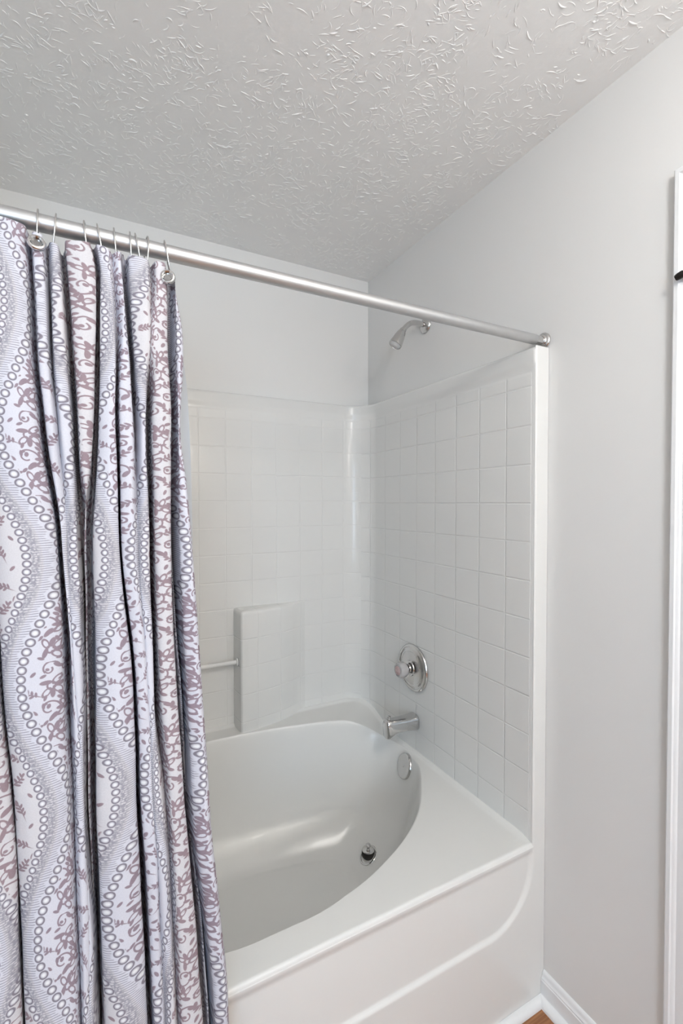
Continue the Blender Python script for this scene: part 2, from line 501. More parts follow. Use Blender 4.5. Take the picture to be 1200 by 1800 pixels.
# ceiling: smooth board with slap-brush ridges fanning out of every stamp of the brush
def ceiling():
    rnd = random.Random(11)
    x0, x1, y0, y1 = XL - .1, XW + .1, YB - .1, YW + .1
    V = [(x0, y0, ZC), (x1, y0, ZC), (x1, y1, ZC), (x0, y1, ZC), (x0, y0, ZC + .1), (x1, y0, ZC + .1), (x1, y1, ZC + .1), (x0, y1, ZC + .1)]
    F = [(0, 3, 2, 1), (4, 5, 6, 7), (0, 1, 5, 4), (1, 2, 6, 5), (2, 3, 7, 6), (3, 0, 4, 7)]
    def stroke(x, y, an, L, w, h, bend):
        n = max(4, int(L / 0.004))
        st = len(V)
        for i in range(n + 1):
            t = i / n
            a2 = an + bend * (t - 0.5)
            x += math.cos(a2) * L / n; y += math.sin(a2) * L / n
            ta = math.sin(PI * min(1, max(0.02, t * 0.98 + 0.01))) ** 0.5 * (0.75 + 0.5 * noise.noise(Vector((x * 60, y * 60, 0))))
            nx, ny = -math.sin(a2), math.cos(a2)
            for k, (sx, sh_) in enumerate(((-1, 0), (-.62, .62), (0, 1), (.62, .62), (1, 0))):
                X = min(max(x + nx * sx * w * ta, x0), XW); Y = min(max(y + ny * sx * w * ta, y0), YW)
                V.append((X, Y, ZC + 0.0002 - h * sh_ * ta))
        for i in range(n):
            for k in range(4):
                q = st + i * 5 + k
                F.append((q, q + 1, q + 6, q + 5))
    gx = -1.25
    while gx < XW + 0.05:
        gy = -0.7
        while gy < YW + 0.05:
            cx, cy = gx + rnd.uniform(-.06, .06), gy + rnd.uniform(-.06, .06)
            base = rnd.uniform(0, 2 * PI); spread = rnd.uniform(1.6, 3.0)
            for _ in range(rnd.randint(52, 78)):
                an = base + rnd.uniform(-spread, spread)
                r = 0.010 + 0.105 * rnd.random() ** 0.7
                px_, py_ = cx + r * math.cos(an), cy + r * math.sin(an)
                if px_ > XW - 0.012 or py_ > YW - 0.012: continue
                big = rnd.random() < 0.10
                stroke(px_, py_, an + rnd.gauss(0, 0.4) + (1.2 if rnd.random() < 0.12 else 0), rnd.uniform(0.007, 0.032), rnd.uniform(0.0012, 0.0023) * (1.5 if big else 1), rnd.uniform(0.0010, 0.0018) * (1.5 if big else 1), rnd.gauss(0, 1.2))
            gy += 0.135
        gx += 0.135
    o = mesh_obj('ceiling', V, F, M_ceil)
    split_smooth(o, 80)
    o['kind'] = 'structure'
ceiling()
box('wall_right', XW, XW + 0.1, YB - .1, YW + .1, 0, ZC, M_wall)['kind'] = 'structure'
box('wall_back', XL - .1, XW, YW, YW + 0.1, 0, ZC, M_wall)['kind'] = 'structure'
box('wall_left', XL - 0.1, XL, YB - .1, YW, 0, ZC, M_wall)['kind'] = 'structure'
box('wall_behind', XL, XW, YB - 0.1, YB, 0, ZC, M_wall)['kind'] = 'structure'
box('wall_alcove_left', XL, XT, 0.8905, YW, 0, ZC, M_wall)['kind'] = 'structure'

def sweep(name, prof, path_fn, t0, t1, m, kind='structure', parent=None):
    """extrude a closed profile [(d, h)] between two stations"""
    V = [path_fn(d, h, t0) for d, h in prof] + [path_fn(d, h, t1) for d, h in prof]
    n = len(prof)
    F = [(i, (i + 1) % n, n + (i + 1) % n, n + i) for i in range(n)] + [tuple(range(n))[::-1], tuple(range(n, 2 * n))]
    o = fix_normals(mesh_obj(name, V, F, m, parent))
    split_smooth(o, 30)
    if kind: o['kind'] = kind
    return o
# baseboard with its moulded top, and the quarter-round shoe at its foot
bprof = [(0, 0), (0.0125, 0), (0.0125, 0.058), (0.0108, 0.0605), (0.0108, 0.064), (0.0085, 0.067), (0.0070, 0.071), (0.0066, 0.077), (0.0045, 0.081), (0.0018, 0.0835), (0, 0.084)]
sprof = [(0, 0)] + [(0.019 * math.sin(k * PI / 16), 0.019 * math.cos(k * PI / 16)) for k in range(8, -1, -1)]
CAS_Y = 0.566                     # outer edge of the door casing
rw = lambda d, h, t: (XW - d, t, h)
sweep('baseboard_right', bprof, rw, CAS_Y, 0.8895, M_trim)
sweep('trim_1', sprof, lambda d, h, t: (XW - 0.0125 - d, t, h), CAS_Y, 0.8895, M_trim)      # shoe moulding by the wall
sweep('trim_2', sprof, lambda d, h, t: (t, 0.8900 - d, h), XT, XW - 0.0127, M_trim)          # shoe moulding along the tub

# door in the right-hand wall: casing with a raised outer band, jamb and leaf
cprof = [(0, 0), (0.017, 0), (0.0195, 0.003), (0.0195, 0.011), (0.0165, 0.0135), (0.0150, 0.018), (0.0120, 0.021), (0.0125, 0.040), (0.0100, 0.050), (0.0100, 0.060), (0, 0.060)]
DZ = 2.131                        # top of the casing
CAS_W = 0.060
dy1 = CAS_Y - CAS_W; dy0 = dy1 - 0.80
def casing(name, outer_sign, ye):
    # leg: depth d off the wall, h in from the outer edge; mitred at the head
    n = len(cprof)
    V = [(XW - d, ye - outer_sign * h, 0) for d, h in cprof] + [(XW - d, ye - outer_sign * h, DZ - h) for d, h in cprof]
    F = [(i, (i + 1) % n, n + (i + 1) % n, n + i) for i in range(n)] + [tuple(range(n))[::-1], tuple(range(n, 2 * n))]
    o = fix_normals(mesh_obj(name, V, F, M_trim)); split_smooth(o, 30); o['kind'] = 'structure'
    return o
casing('trim_3', 1, CAS_Y)
casing('trim_4', -1, dy0 - CAS_W)
n = len(cprof)
V = [(XW - d, CAS_Y - h, DZ - h) for d, h in cprof] + [(XW - d, dy0 - CAS_W + h, DZ - h) for d, h in cprof]
F = [(i, (i + 1) % n, n + (i + 1) % n, n + i) for i in range(n)] + [tuple(range(n))[::-1], tuple(range(n, 2 * n))]
o = fix_normals(mesh_obj('trim_5', V, F, M_trim)); split_smooth(o, 30); o['kind'] = 'structure'
door = box('door_1', XW - 0.009, XW - 0.0005, dy0 + 0.002, dy1 - 0.002, 0.008, DZ - CAS_W - 0.002, M_trim, 0.002)
door['kind'] = 'structure'
for (z0, z1) in ((0.2, 0.95), (1.1, 1.9)):
    for (ya, yb) in ((dy0 + 0.1, (dy0 + dy1) / 2 - 0.05), ((dy0 + dy1) / 2 + 0.05, dy1 - 0.1)):
        box('door_panel', XW - 0.013, XW - 0.0085, ya, yb, z0, z1, M_trim, 0.004, door)
hin = empty('door_hinge', (XW - 0.02, dy1 + 0.03, 1.895), 'small dark metal hinge fitting on the white door casing at the right edge', 'hinge')
adopt(lathe('hinge_barrel', [(0, -0.012), (0.006, -0.010), (0.0075, -0.004), (0.0075, 0.004), (0.005, 0.009), (0, 0.011)], (XW - 0.030, dy1 + 0.038, 1.897), (0, -1, 0.25), M_dark, None, 24), hin)
hl = box('hinge_leaf', XW - 0.024, XW - 0.0100, dy1 - 0.012, dy1 + 0.036, 1.889, 1.899, M_dark, 0.002)
adopt(hl, hin)

# unseen things behind the camera that light the room and show in the chrome
win = empty('unseen_window_1'); win['kind'] = 'structure'  # unseen window, frame and pane set on solid wall behind the fill lamp
wx0, wx1, wz0, wz1 = -1.5, -0.4, 0.7, 2.0
pn = box('window_pane', wx0, wx1, YB + 0.001, YB + 0.012, wz0, wz1, M_pane, 0, win)
for (xa, xb, za, zb_) in ((wx0 - .07, wx1 + .07, wz0 - .07, wz0), (wx0 - .07, wx1 + .07, wz1, wz1 + .07), (wx0 - .07, wx0, wz0, wz1), (wx1, wx1 + .07, wz0, wz1), (wx0, wx1, 1.33, 1.37)):
    box('window_frame', xa, xb, YB + 0.001, YB + 0.03, za, zb_, M_trim, 0.004, win)
van = empty('vanity_light', (0.62, YB, 2.02), 'chrome bar light with four round bulbs on the wall opposite the bathtub', 'wall light')
adopt(box('back_plate', 0.34, 1.05, YB + 0.001, YB + 0.045, 1.965, 2.075, M_chrome, 0.008), van)
for k in range(4):
    adopt(lathe('bulb', [(0, 0), (0.018, 0.0), (0.02, 0.02), (0.035, 0.045), (0.042, 0.07), (0.036, 0.095), (0.02, 0.11), (0, 0.115)], (0.44 + 0.17 * k, YB + 0.046, 2.02), (0, 1, 0), M_glow, None, 24), van)
clp = empty('added_ceiling_light', (0.40, -0.32, ZC), 'added round white flush lamp, out of view on the ceiling outside the tub alcove', 'ceiling light')  # fixture added around the overhead fill lamp, never in view
adopt(lathe('lamp_base', [(0.19, 0), (0.19, 0.02), (0.185, 0.03), (0.02, 0.03)], (0.40, -0.32, ZC - 0.001), (0, 0, -1), M_trim, None, 48), clp)
adopt(lathe('lamp_shade', [(0.18, 0.0305), (0.175, 0.055), (0.15, 0.078), (0.1, 0.092), (0, 0.098)], (0.40, -0.32, ZC - 0.001), (0, 0, -1), M_glow, None, 48), clp)

# ------------------------------------------------------------------ bathtub
CX = 0.3584                        # middle of the alcove
XP, YP, YF = 1.0675, 1.8219, 0.8905   # faces of the moulded wall panels, front of the tub
HW = XP - CX
ZD = 0.464
RC = 0.105                         # radius of the rounded corners
right = [(0, .966), (.090, .967), (.176, .983), (.275, 1.012), (.409, 1.074), (.523, 1.158), (.615, 1.268), (.668, 1.350), (.688, 1.420), (.692, 1.490), (.678, 1.555), (.640, 1.605), (.575, 1.640), (.480, 1.675), (.360, 1.706), (.240, 1.727), (.115, 1.740), (0, 1.744)]
def closed_outline(n):
    pts = right + [(-x, y) for x, y in right[-2:0:-1]]
    m = len(pts)
    dense = []
    for i in range(m):
        p0, p1, p2, p3 = pts[i - 1], pts[i], pts[(i + 1) % m], pts[(i + 2) % m]
        for s in range(12):
            t = s / 12
            q = []
            for k in (0, 1):
                q.append(0.5 * (2 * p1[k] + (p2[k] - p0[k]) * t + (2 * p0[k] - 5 * p1[k] + 4 * p2[k] - p3[k]) * t * t + (3 * p1[k] - p0[k] - 3 * p2[k] + p3[k]) * t ** 3))
            dense.append(q)
    L = [0]
    for i in range(len(dense)):
        p, q = dense[i], dense[(i + 1) % len(dense)]
        L.append(L[-1] + math.hypot(q[0] - p[0], q[1] - p[1]))
    out, j = [], 0
    for k in range(n):
        d = L[-1] * k / n
        while L[j + 1] < d: j += 1
        t = (d - L[j]) / (L[j + 1] - L[j])
        p, q = dense[j], dense[(j + 1) % len(dense)]
        out.append((CX + lerp(p[0], q[0], t), lerp(p[1], q[1], t)))
    return out

def wall_dist(x, y):
    """distance to the three moulded wall panels (rounded back corners)"""
    ax = abs(x - CX)
    qx, qy = ax - (HW - RC), y - (YP - RC)
    d = math.hypot(max(qx, 0), max(qy, 0)) + min(max(qx, qy), 0) - RC
    return -d
def deck_z(x, y):
    dx = HW - abs(x - CX)
    t = y + 0.87 * min(max(dx, 0), 0.25)
    z = ZD + 0.070 * sstep(1.57, 1.84, t)
    w = wall_dist(x, y)
    z += 0.009 * max(0.0, 1 - max(w, 0) / 0.016) ** 2 * sstep(YF + 0.004, YF + 0.05, y)
    fr = (y - YF)
    if fr < 0.009:                                  # rolled front edge
        q = 1 - max(fr, 0) / 0.009
        z -= 0.009 * (1 - math.sqrt(max(0, 1 - q * q)))
    return z
N = 288
O = closed_outline(N)
cen = (CX, 1.42)
xa, xb, ya, yb = XT + 0.002, XW - 0.002, YF, YW - 0.012
R_ = []
for (x, y) in O:
    dx, dy = x - cen[0], y - cen[1]
    ts = []
    if dx > 1e-9: ts.append((xb - cen[0]) / dx)
    if dx < -1e-9: ts.append((xa - cen[0]) / dx)
    if dy > 1e-9: ts.append((yb - cen[1]) / dy)
    if dy < -1e-9: ts.append((ya - cen[1]) / dy)
    t = min(ts); R_.append([cen[0] + dx * t, cen[1] + dy * t])
for (qx, qy) in ((xa, ya), (xb, ya), (xa, yb), (xb, yb)):
    k = min(range(N), key=lambda i: (R_[i][0] - qx) ** 2 + (R_[i][1] - qy) ** 2)
    R_[k] = [qx, qy]
V = []
def ring(fn):
    V.extend(fn(i) for i in range(N))
# deck: from the rolled front edge / wall panels in to the lip
NDK = 44
for j in range(NDK):
    t = j / (NDK - 1)
    t = 0.5 * t + 0.5 * (0.5 - 0.5 * math.cos(PI * t))         # dense at both borders
    def f(i, t=t):
        x = lerp(R_[i][0], O[i][0], t); y = lerp(R_[i][1], O[i][1], t)
        return (x, y, deck_z(x, y))
    ring(f)
# basin: rounded lip, steep wall, wide fillet, nearly flat bottom
prof = [(0.0, 0.0), (0.008, 0.005), (0.024, 0.020), (0.040, 0.042), (0.08, 0.12), (0.13, 0.24), (0.19, 0.38), (0.26, 0.52), (0.34, 0.63), (0.44, 0.72), (0.56, 0.80), (0.70, 0.875), (0.85, 0.94), (1.0, 0.985)]
fy = pchip([p[0] for p in prof], [p[1] for p in prof])
BC = (CX + 0.02, 1.385)
KB = 0.62
NB_ = 40
ZB = 0.095
for j in range(1, NB_ + 1):
    s = (j / NB_) ** 1.25
    def f(i, s=s):
        ox, oy = O[i]
        bx, by = BC[0] + KB * (ox - BC[0]), BC[1] + (KB - 0.07) * (oy - BC[1])
        x, y = lerp(ox, bx, s), lerp(oy, by, s)
        zt = deck_z(ox, oy)
        return (x, y, zt - (zt - ZB) * fy(s))
    ring(f)
for j in range(1, 15):
    s = j / 15
    def f(i, s=s):
        ox, oy = O[i]
        bx, by = BC[0] + KB * (ox - BC[0]), BC[1] + (KB - 0.07) * (oy - BC[1])
        zt = deck_z(ox, oy)
        z0 = zt - (zt - ZB) * fy(1.0)
        return (lerp(bx, BC[0], s), lerp(by, BC[1], s), lerp(z0, ZB - 0.001, sstep(0, 0.8, s)))
    ring(f)
nr = len(V) // N
F = grid_faces(nr, N, 0, True)
V.append((BC[0], BC[1], ZB - 0.001))
for k in range(N): F.append(((nr - 1) * N + k, (nr - 1) * N + (k + 1) % N, len(V) - 1))
tub = empty('bathtub', (CX, 1.38, 0), 'white bathtub with an oval basin and a recessed front apron in the alcove', 'bathtub')
bas = mesh_obj('basin', V, F, M_gel)
bas.data.flip_normals()
from mathutils.bvhtree import BVHTree
bvh = BVHTree.FromPolygons([tuple(p) for p in V], F)
adopt(bas, tub)

# apron: upright front with a sunken panel that ends in a big round corner
def apron_y(x, z):
    # signed distance to the sunken panel (open at the top)
    hx = HW + 0.003
    qx, qz = abs(x - CX) - (hx - 0.16), 0.253 + 0.16 - z
    d = math.hypot(max(qx, 0), max(qz, 0)) + min(max(qx, qz), 0) - 0.16
    y = YF + 0.0075 * sstep(0.004, -0.007, d)
    top = ZD - 0.009
    if z > top - 0.03: y = lerp(y, YF, sstep(top - 0.03, top - 0.004, z))
    return y
NX, NZ = 340, 130
V = []
zs = [lerp(0.0, ZD - 0.0089, k / (NZ - 1)) for k in range(NZ)]
for z in zs:
    for k in range(NX):
        x = lerp(XT + 0.002, XW - 0.0005, k / (NX - 1))
        V.append((x, apron_y(x, z), z))
F = grid_faces(NZ, NX)
# return behind, so the apron has thickness
off = len(V)
for (z) in (zs[-1], 0.0):
    for k in range(NX):
        x = lerp(XT + 0.002, XW - 0.0005, k / (NX - 1))
        V.append((x, YF + 0.03, z))
F += [((NZ - 1) * NX + k, (NZ - 1) * NX + k + 1, off + k + 1, off + k) for k in range(NX - 1)]
F += [(off + k, off + k + 1, off + NX + k + 1, off + NX + k) for k in range(NX - 1)]
ap = mesh_obj('apron', V, F, M_gel)
fix_normals(ap)
adopt(ap, tub)

# overflow plate on the inner end wall, drain in the floor of the basin
ovo, ova, _i, _d = bvh.ray_cast(Vector((0.85, 1.440, 0.417)), Vector((1, 0, 0)))
if ova.x > 0: ova = -ova
print('overflow', ovo, ova)
ov = lathe('overflow_plate', [(0.046, -0.012), (0.046, 0.004), (0.0445, 0.0075), (0.041, 0.0095), (0.036, 0.0092), (0.034, 0.0082), (0.010, 0.0088), (0, 0.0088)], ovo, ova, M_chrome)
ov['label'] = 'round chrome overflow plate'
adopt(ov, tub)
scw = lathe('screw', [(0.0042, 0.008), (0.0042, 0.0098), (0.003, 0.0108), (0, 0.011)], ovo, ova, M_wire, None, 16)
scw.parent = ov
DR = (0.862, 1.435)
dloc, dnor, _i, _d = bvh.ray_cast(Vector((DR[0], DR[1], 0.4)), Vector((0, 0, -1)))
DRZ = dloc.z
if dnor.z < 0: dnor = -dnor
print('drain', dloc, dnor)
fl = lathe('drain_flange', [(0.036, -0.004), (0.036, 0.001), (0.034, 0.0028), (0.030, 0.0026), (0.026, -0.002), (0.022, -0.006), (0, -0.008)], dloc, dnor, M_chrome)
fl['label'] = 'chrome drain flange'
adopt(fl, tub)

st = empty('drain_stopper', (DR[0], DR[1], DRZ), 'chrome and black rubber stopper raised in the tub drain', 'drain stopper')
adopt(lathe('rubber_seal', [(0, -0.006), (0.018, -0.005), (0.0235, 0.002), (0.0238, 0.016), (0.022, 0.019), (0, 0.019)], st.location, (0, 0, 1), M_rubber), st)
adopt(lathe('cap', [(0, 0.0185), (0.0215, 0.0185), (0.0225, 0.021), (0.021, 0.0238), (0.016, 0.0252), (0, 0.0257)], st.location, (0, 0, 1), M_chrome), st)
adopt(lathe('knob', [(0.005, 0.025), (0.0045, 0.031), (0.0062, 0.033), (0.009, 0.036), (0.0092, 0.040), (0.006, 0.043), (0, 0.0435)], st.location, (0, 0, 1), M_chrome, None, 32), st)

# ------------------------------------------------------------------ moulded wall surround
ZT = 1.8508
sur = empty('shower_surround', (CX, YW, 0.45), 'white moulded three-wall shower surround with square tile pattern above the bathtub', 'shower surround')
def edge_inset(z):
    """border at the top stands proud of the tile field; top edge rolled to the wall"""
    e = 0.0035 * sstep(1.812, 1.785, z)
    r = ZT - z
    if r < 0.012:
        q = 1 - r / 0.012
        e += 0.012 * (1 - math.sqrt(max(0.0, 1 - q * q)))
    return e
zl = [0.40 + (1.765 - 0.40) * k / 40 for k in range(41)] + [1.772 + 0.004 * k for k in range(0, 17)] + [ZT - 0.012 + 0.0015 * k for k in range(1, 9)]
zl = sorted(set(round(z, 5) for z in zl))
def panel(name, path, nrm, m, closing):
    """path: plan points; nrm: plan normals toward the wall; closing: back edge target line"""
    V = []
    for z in zl:
        e = edge_inset(z)
        for (x, y), (nx, ny) in zip(path, nrm): V.append((x + nx * e, y + ny * e, z))
    # flat shelf from the top edge to the wall
    for (x, y), (nx, ny) in zip(path, nrm): V.append(closing(x, y))
    nc = len(path)
    o = mesh_obj(name, V, grid_faces(len(zl) + 1, nc), m)
    split_smooth(o, 40)
    return adopt(o, sur)
arcpts = lambda a0, a1, k: [(math.cos(lerp(a0, a1, i / k)), math.sin(lerp(a0, a1, i / k))) for i in range(k + 1)]
ccx, ccy = XP - RC, YP - RC
clo = lambda x, y: (min(max(CX + (x - CX) * 1.06, XT), XW), min(max(y + 0.0 if y < 1.6 else YW, 0), YW), ZT)
# back panel with the outer half of each corner
path, nrm = [], []
for (c, s) in arcpts(PI * 0.25, PI / 2, 10):
    path.append((ccx + RC * c, ccy + RC * s)); nrm.append((c, s))
for k in range(1, 40):
    path.append((lerp(ccx, 2 * CX - ccx, k / 40), YP)); nrm.append((0, 1))
for (c, s) in arcpts(PI / 2, PI * 0.75, 10):
    path.append((2 * CX - ccx + RC * c, ccy + RC * s)); nrm.append((c, s))
panel('back_panel', path, nrm, M_gel_back, lambda x, y: (min(max(CX + (x - CX) * 1.055, XT), XW), YW, ZT))
for sg in (1, -1):
    path, nrm = [], []
    RF = 0.010
    # front flange from the wall, its rolled edge, the flat side, then half the corner
    wallx = XW - 0.0008
    path += [(CX + sg * (wallx - CX), YF - 0.0006)]; nrm += [(0, 0)]
    for i in range(9):
        an = -PI / 2 - (PI / 2) * i / 8
        path.append((CX + sg * (XP + RF + RF * math.cos(an) - CX), YF - 0.0006 + RF + RF * math.sin(an))); nrm.append((sg * (1 if i > 4 else 0), 0))
    for k in range(1, 30):
        path.append((CX + sg * HW, lerp(YF + RF, ccy, k / 30))); nrm.append((sg, 0))
    for (c, s) in arcpts(0, PI * 0.25, 10):
        path.append((CX + sg * (ccx + RC * c - CX), ccy + RC * s)); nrm.append((sg * c, s))
    o = panel('side_panel', path, nrm, M_gel_side, lambda x, y: (CX + sg * (XW - 0.0005 - CX), y, ZT))

# two moulded columns with a towel bar across the recess between them
def column(sg):
    V = []
    # plan from the recess side round the nose to where it dies into the back panel
    nose = (0.479, 1.738)
    plan = [(0.4735, YP + 0.012), (0.4755, 1.80), (0.4795, 1.765)]
    for i in range(9):
        an = PI - 0.1 + (PI / 2 - 0.18) * i / 8
        plan.append((0.4925 + 0.0115 * math.cos(an), 1.7545 + 0.0115 * math.sin(an)))
    for t in (0.08, 0.2, 0.35, 0.5, 0.65, 0.78):
        plan.append((lerp(0.4995, 0.722, t), 1.7445 + 0.050 * t ** 1.3))
    plan += [(0.690, 1.7905), (0.708, 1.797), (0.722, 1.8045), (0.735, 1.812), (0.752, 1.8185), (0.775, 1.8235), (0.80, YP + 0.012)]
    c = (0.60, 1.835)
    lv = [(0.50, 0, 0), (0.535, 0, 0), (0.60, 0, 0), (0.75, 0, 0), (0.9, 0, 0), (0.985, 0, 0), (0.990, 0.0006, 0), (0.9955, 0.003, 0), (0.9995, 0.0075, 0), (1.0015, 0.014, 0), (1.0025, 0.03, 0)]
    for z, ins, _ in lv:
        for (x, y) in plan:
            d = Vector((c[0] - x, c[1] - y)); L = max(d.length, 1e-6)
            q = min(ins, L * 0.9) * sstep(YP + 0.004, YP - 0.02, y) if ins else 0
            X = x + d.x / L * q; Y = y + d.y / L * q
            V.append((CX + sg * (X - CX), Y, z - 0.0))
    npl = len(plan)
    F = grid_faces(len(lv), npl)
    top = len(V)
    V.append((CX + sg * (0.60 - CX), YP + 0.012, 1.003))
    base = (len(lv) - 1) * npl
    F += [(base + k, base + k + 1, top) for k in range(npl - 1)]
    o = mesh_obj('soap_column', V, F, M_gel_back)
    fix_normals(o); split_smooth(o, 50)
    return adopt(o, sur)
column(1); column(-1)
bar = tube('towel_bar', [(2 * CX - 0.4775, 1.782, 0.800), (CX, 1.782, 0.800), (0.4775, 1.782, 0.800)], 0.0085, M_gel, None, 24)
adopt(bar, sur)
for sg in (1, -1):
    bs = lathe('bar_socket', [(0.0155, 0), (0.0155, 0.003), (0.0125, 0.0055), (0.0085, 0.006)], (CX + sg * (0.4770 - CX), 1.782, 0.800), (-sg, 0, 0), M_gel, None, 32)
    bs.parent = bar
    bs.location -= sur.location * 0
for ch in bar.children: ch.location = (0, 0, 0)

# ------------------------------------------------------------------ fittings on the right-hand side
FY = 1.443
XI = XP + 0.0035                     # sunken tile face
sh = empty('wall_shower', (XW, FY, 2.098), 'chrome shower head on a bent arm high on the right alcove wall', 'shower head')
adopt(lathe('flange', [(0.031, 0.0), (0.031, 0.002), (0.028, 0.006), (0.022, 0.010), (0.013, 0.0125), (0.010, 0.0128)], (XW - 0.0002, FY, 2.098), (-1, 0, 0), M_chrome), sh)
armp = []
for i in range(25):
    t = i / 24
    p0, p1, p2, p3 = Vector((XW - 0.002, FY, 2.098)), Vector((1.055, FY, 2.108)), Vector((1.040, FY, 2.092)), Vector((1.014, FY, 2.060))
    armp.append(p0 * (1 - t) ** 3 + p1 * 3 * t * (1 - t) ** 2 + p2 * 3 * t * t * (1 - t) + p3 * t ** 3)
adopt(tube('arm', armp, 0.0098, M_chrome, None, 20), sh)
hd = Vector((-0.032, 0, -0.055)).normalized()
hp = Vector((1.015, FY, 2.062))
head = lathe('spray_head', [(0, -0.004), (0.0115, -0.004), (0.013, 0.0), (0.013, 0.007), (0.0145, 0.0085), (0.0165, 0.012), (0.0205, 0.034), (0.0240, 0.056), (0.0252, 0.066), (0.0245, 0.0695), (0.0225, 0.0705), (0.0215, 0.068), (0, 0.067)], hp, hd, M_chrome)
adopt(head, sh)
fp = lathe('spray_face', [(0.0208, 0.0675), (0.0205, 0.0688), (0.013, 0.0694), (0.012, 0.0702), (0, 0.0706)], hp, hd, M_trim, None, 32)
fp.parent = head

vc = (XI, 1.446, 0.786)
va = empty('shower_valve', vc, 'round chrome mixer valve with a clear knob on the tiled side panel', 'shower valve')
adopt(lathe('escutcheon', [(0.090, 0), (0.0905, 0.004), (0.088, 0.0085), (0.083, 0.0115), (0.079, 0.0118), (0.0775, 0.0100), (0.0735, 0.0108), (0.0715, 0.0132), (0.0640, 0.0150), (0.0620, 0.0138), (0.0590, 0.0150), (0.03, 0.0185), (0.0285, 0.022), (0.0225, 0.0245), (0, 0.0245)], vc, (-1, 0, 0), M_chrome, None, 96), va)
stem_ = lathe('stem', [(0.0175, 0.024), (0.0175, 0.030), (0.013, 0.031), (0.013, 0.042), (0, 0.042)], vc, (-1, 0, 0), M_chrome, None, 32)
adopt(stem_, va)
kn = lathe('knob', [(0.016, 0.036), (0.024, 0.038), (0.0285, 0.044), (0.0295, 0.056), (0.0285, 0.066), (0.0255, 0.072), (0.0195, 0.0745), (0.018, 0.0735), (0, 0.073)], vc, (-1, 0, 0), M_acry, None, 96, 40, lambda a: 1 - 0.045 * (0.5 + 0.5 * math.cos(8 * a)))
kn['label'] = 'clear faceted acrylic knob'
adopt(kn, va)
cp = lathe('cap', [(0, 0.0705), (0.0168, 0.0705), (0.0168, 0.0748), (0.0145, 0.0765), (0, 0.077)], vc, (-1, 0, 0), M_cap, None, 40)
cp.parent = kn
cp['label'] = 'pink centre cap'

# tub spout: a rounded box that narrows from the wall and turns down at the nose
sp = empty('tub_spout', (XI, 1.437, 0.583), 'short chrome bath spout with a diverter pull above the tub rim', 'bath spout')
secs = [(0.0, 0.583, 0.0285, 0.0290), (0.006, 0.583, 0.0292, 0.0298), (0.012, 0.583, 0.0285, 0.0285), (0.04, 0.5845, 0.0270, 0.0262), (0.08, 0.5855, 0.0245, 0.0262), (0.100, 0.5845, 0.0235, 0.0280), (0.115, 0.5815, 0.0228, 0.0320), (0.127, 0.5795, 0.0220, 0.0350), (0.1325, 0.5795, 0.0205, 0.0335), (0.135, 0.5795, 0.0175, 0.0300)]
V = []
n = 48
for (d, zc, hw, hh) in secs:
    for k in range(n):
        an = 2 * PI * k / n
        c, s = math.cos(an), math.sin(an)
        e = 2 / 3.2
        V.append((XI - d, 1.437 + hw * math.copysign(abs(c) ** e, c), zc + hh * math.copysign(abs(s) ** e, s)))
F = grid_faces(len(secs), n, 0, True) + [tuple(range(n))[::-1], tuple((len(secs) - 1) * n + k for k in range(n))]
o = fix_normals(mesh_obj('spout_body', V, F, M_chrome)); split_smooth(o, 45)
adopt(o, sp)
adopt(lathe('diverter_pull', [(0.0035, 0), (0.0035, 0.006), (0.0065, 0.0075), (0.0075, 0.011), (0.007, 0.014), (0.004, 0.0155), (0, 0.0158)], (XI - 0.119, 1.437, 0.612), (0, 0, 1), M_chrome, None, 24), sp)

# ------------------------------------------------------------------ curtain rod
RY, RZ, RR = 0.908, 1.8739, 0.0138
rod = empty('shower_curtain_rod', (CX, RY, RZ), 'straight brushed steel curtain rod spanning the alcove above the tub', 'curtain rod')
adopt(tube('outer_tube', [(XT + 0.02, RY, RZ), (0.4, RY, RZ), (1.0835, RY, RZ)], RR, M_rod, None, 40), rod)
adopt(tube('inner_tube', [(1.0836, RY, RZ), (1.095, RY, RZ), (1.1085, RY, RZ)], 0.0126, M_wire, None, 40), rod)
for sg in (1, -1):
    x0 = XW - 0.0003 if sg == 1 else XT + 0.0003
    adopt(lathe('end_flange', [(0.0235, 0), (0.0235, 0.003), (0.021, 0.006), (0.0175, 0.0072), (0.0165, 0.011), (0.0145, 0.0125), (0.0128, 0.013)], (x0, RY, RZ), (-sg, 0, 0), M_chrome, None, 48), rod)

# ------------------------------------------------------------------ printed curtain, pleated and pushed to the left
def env(z): return 0.810 + 0.07 * max(0.0, min(1.0, (z - 0.46) / 1.39))
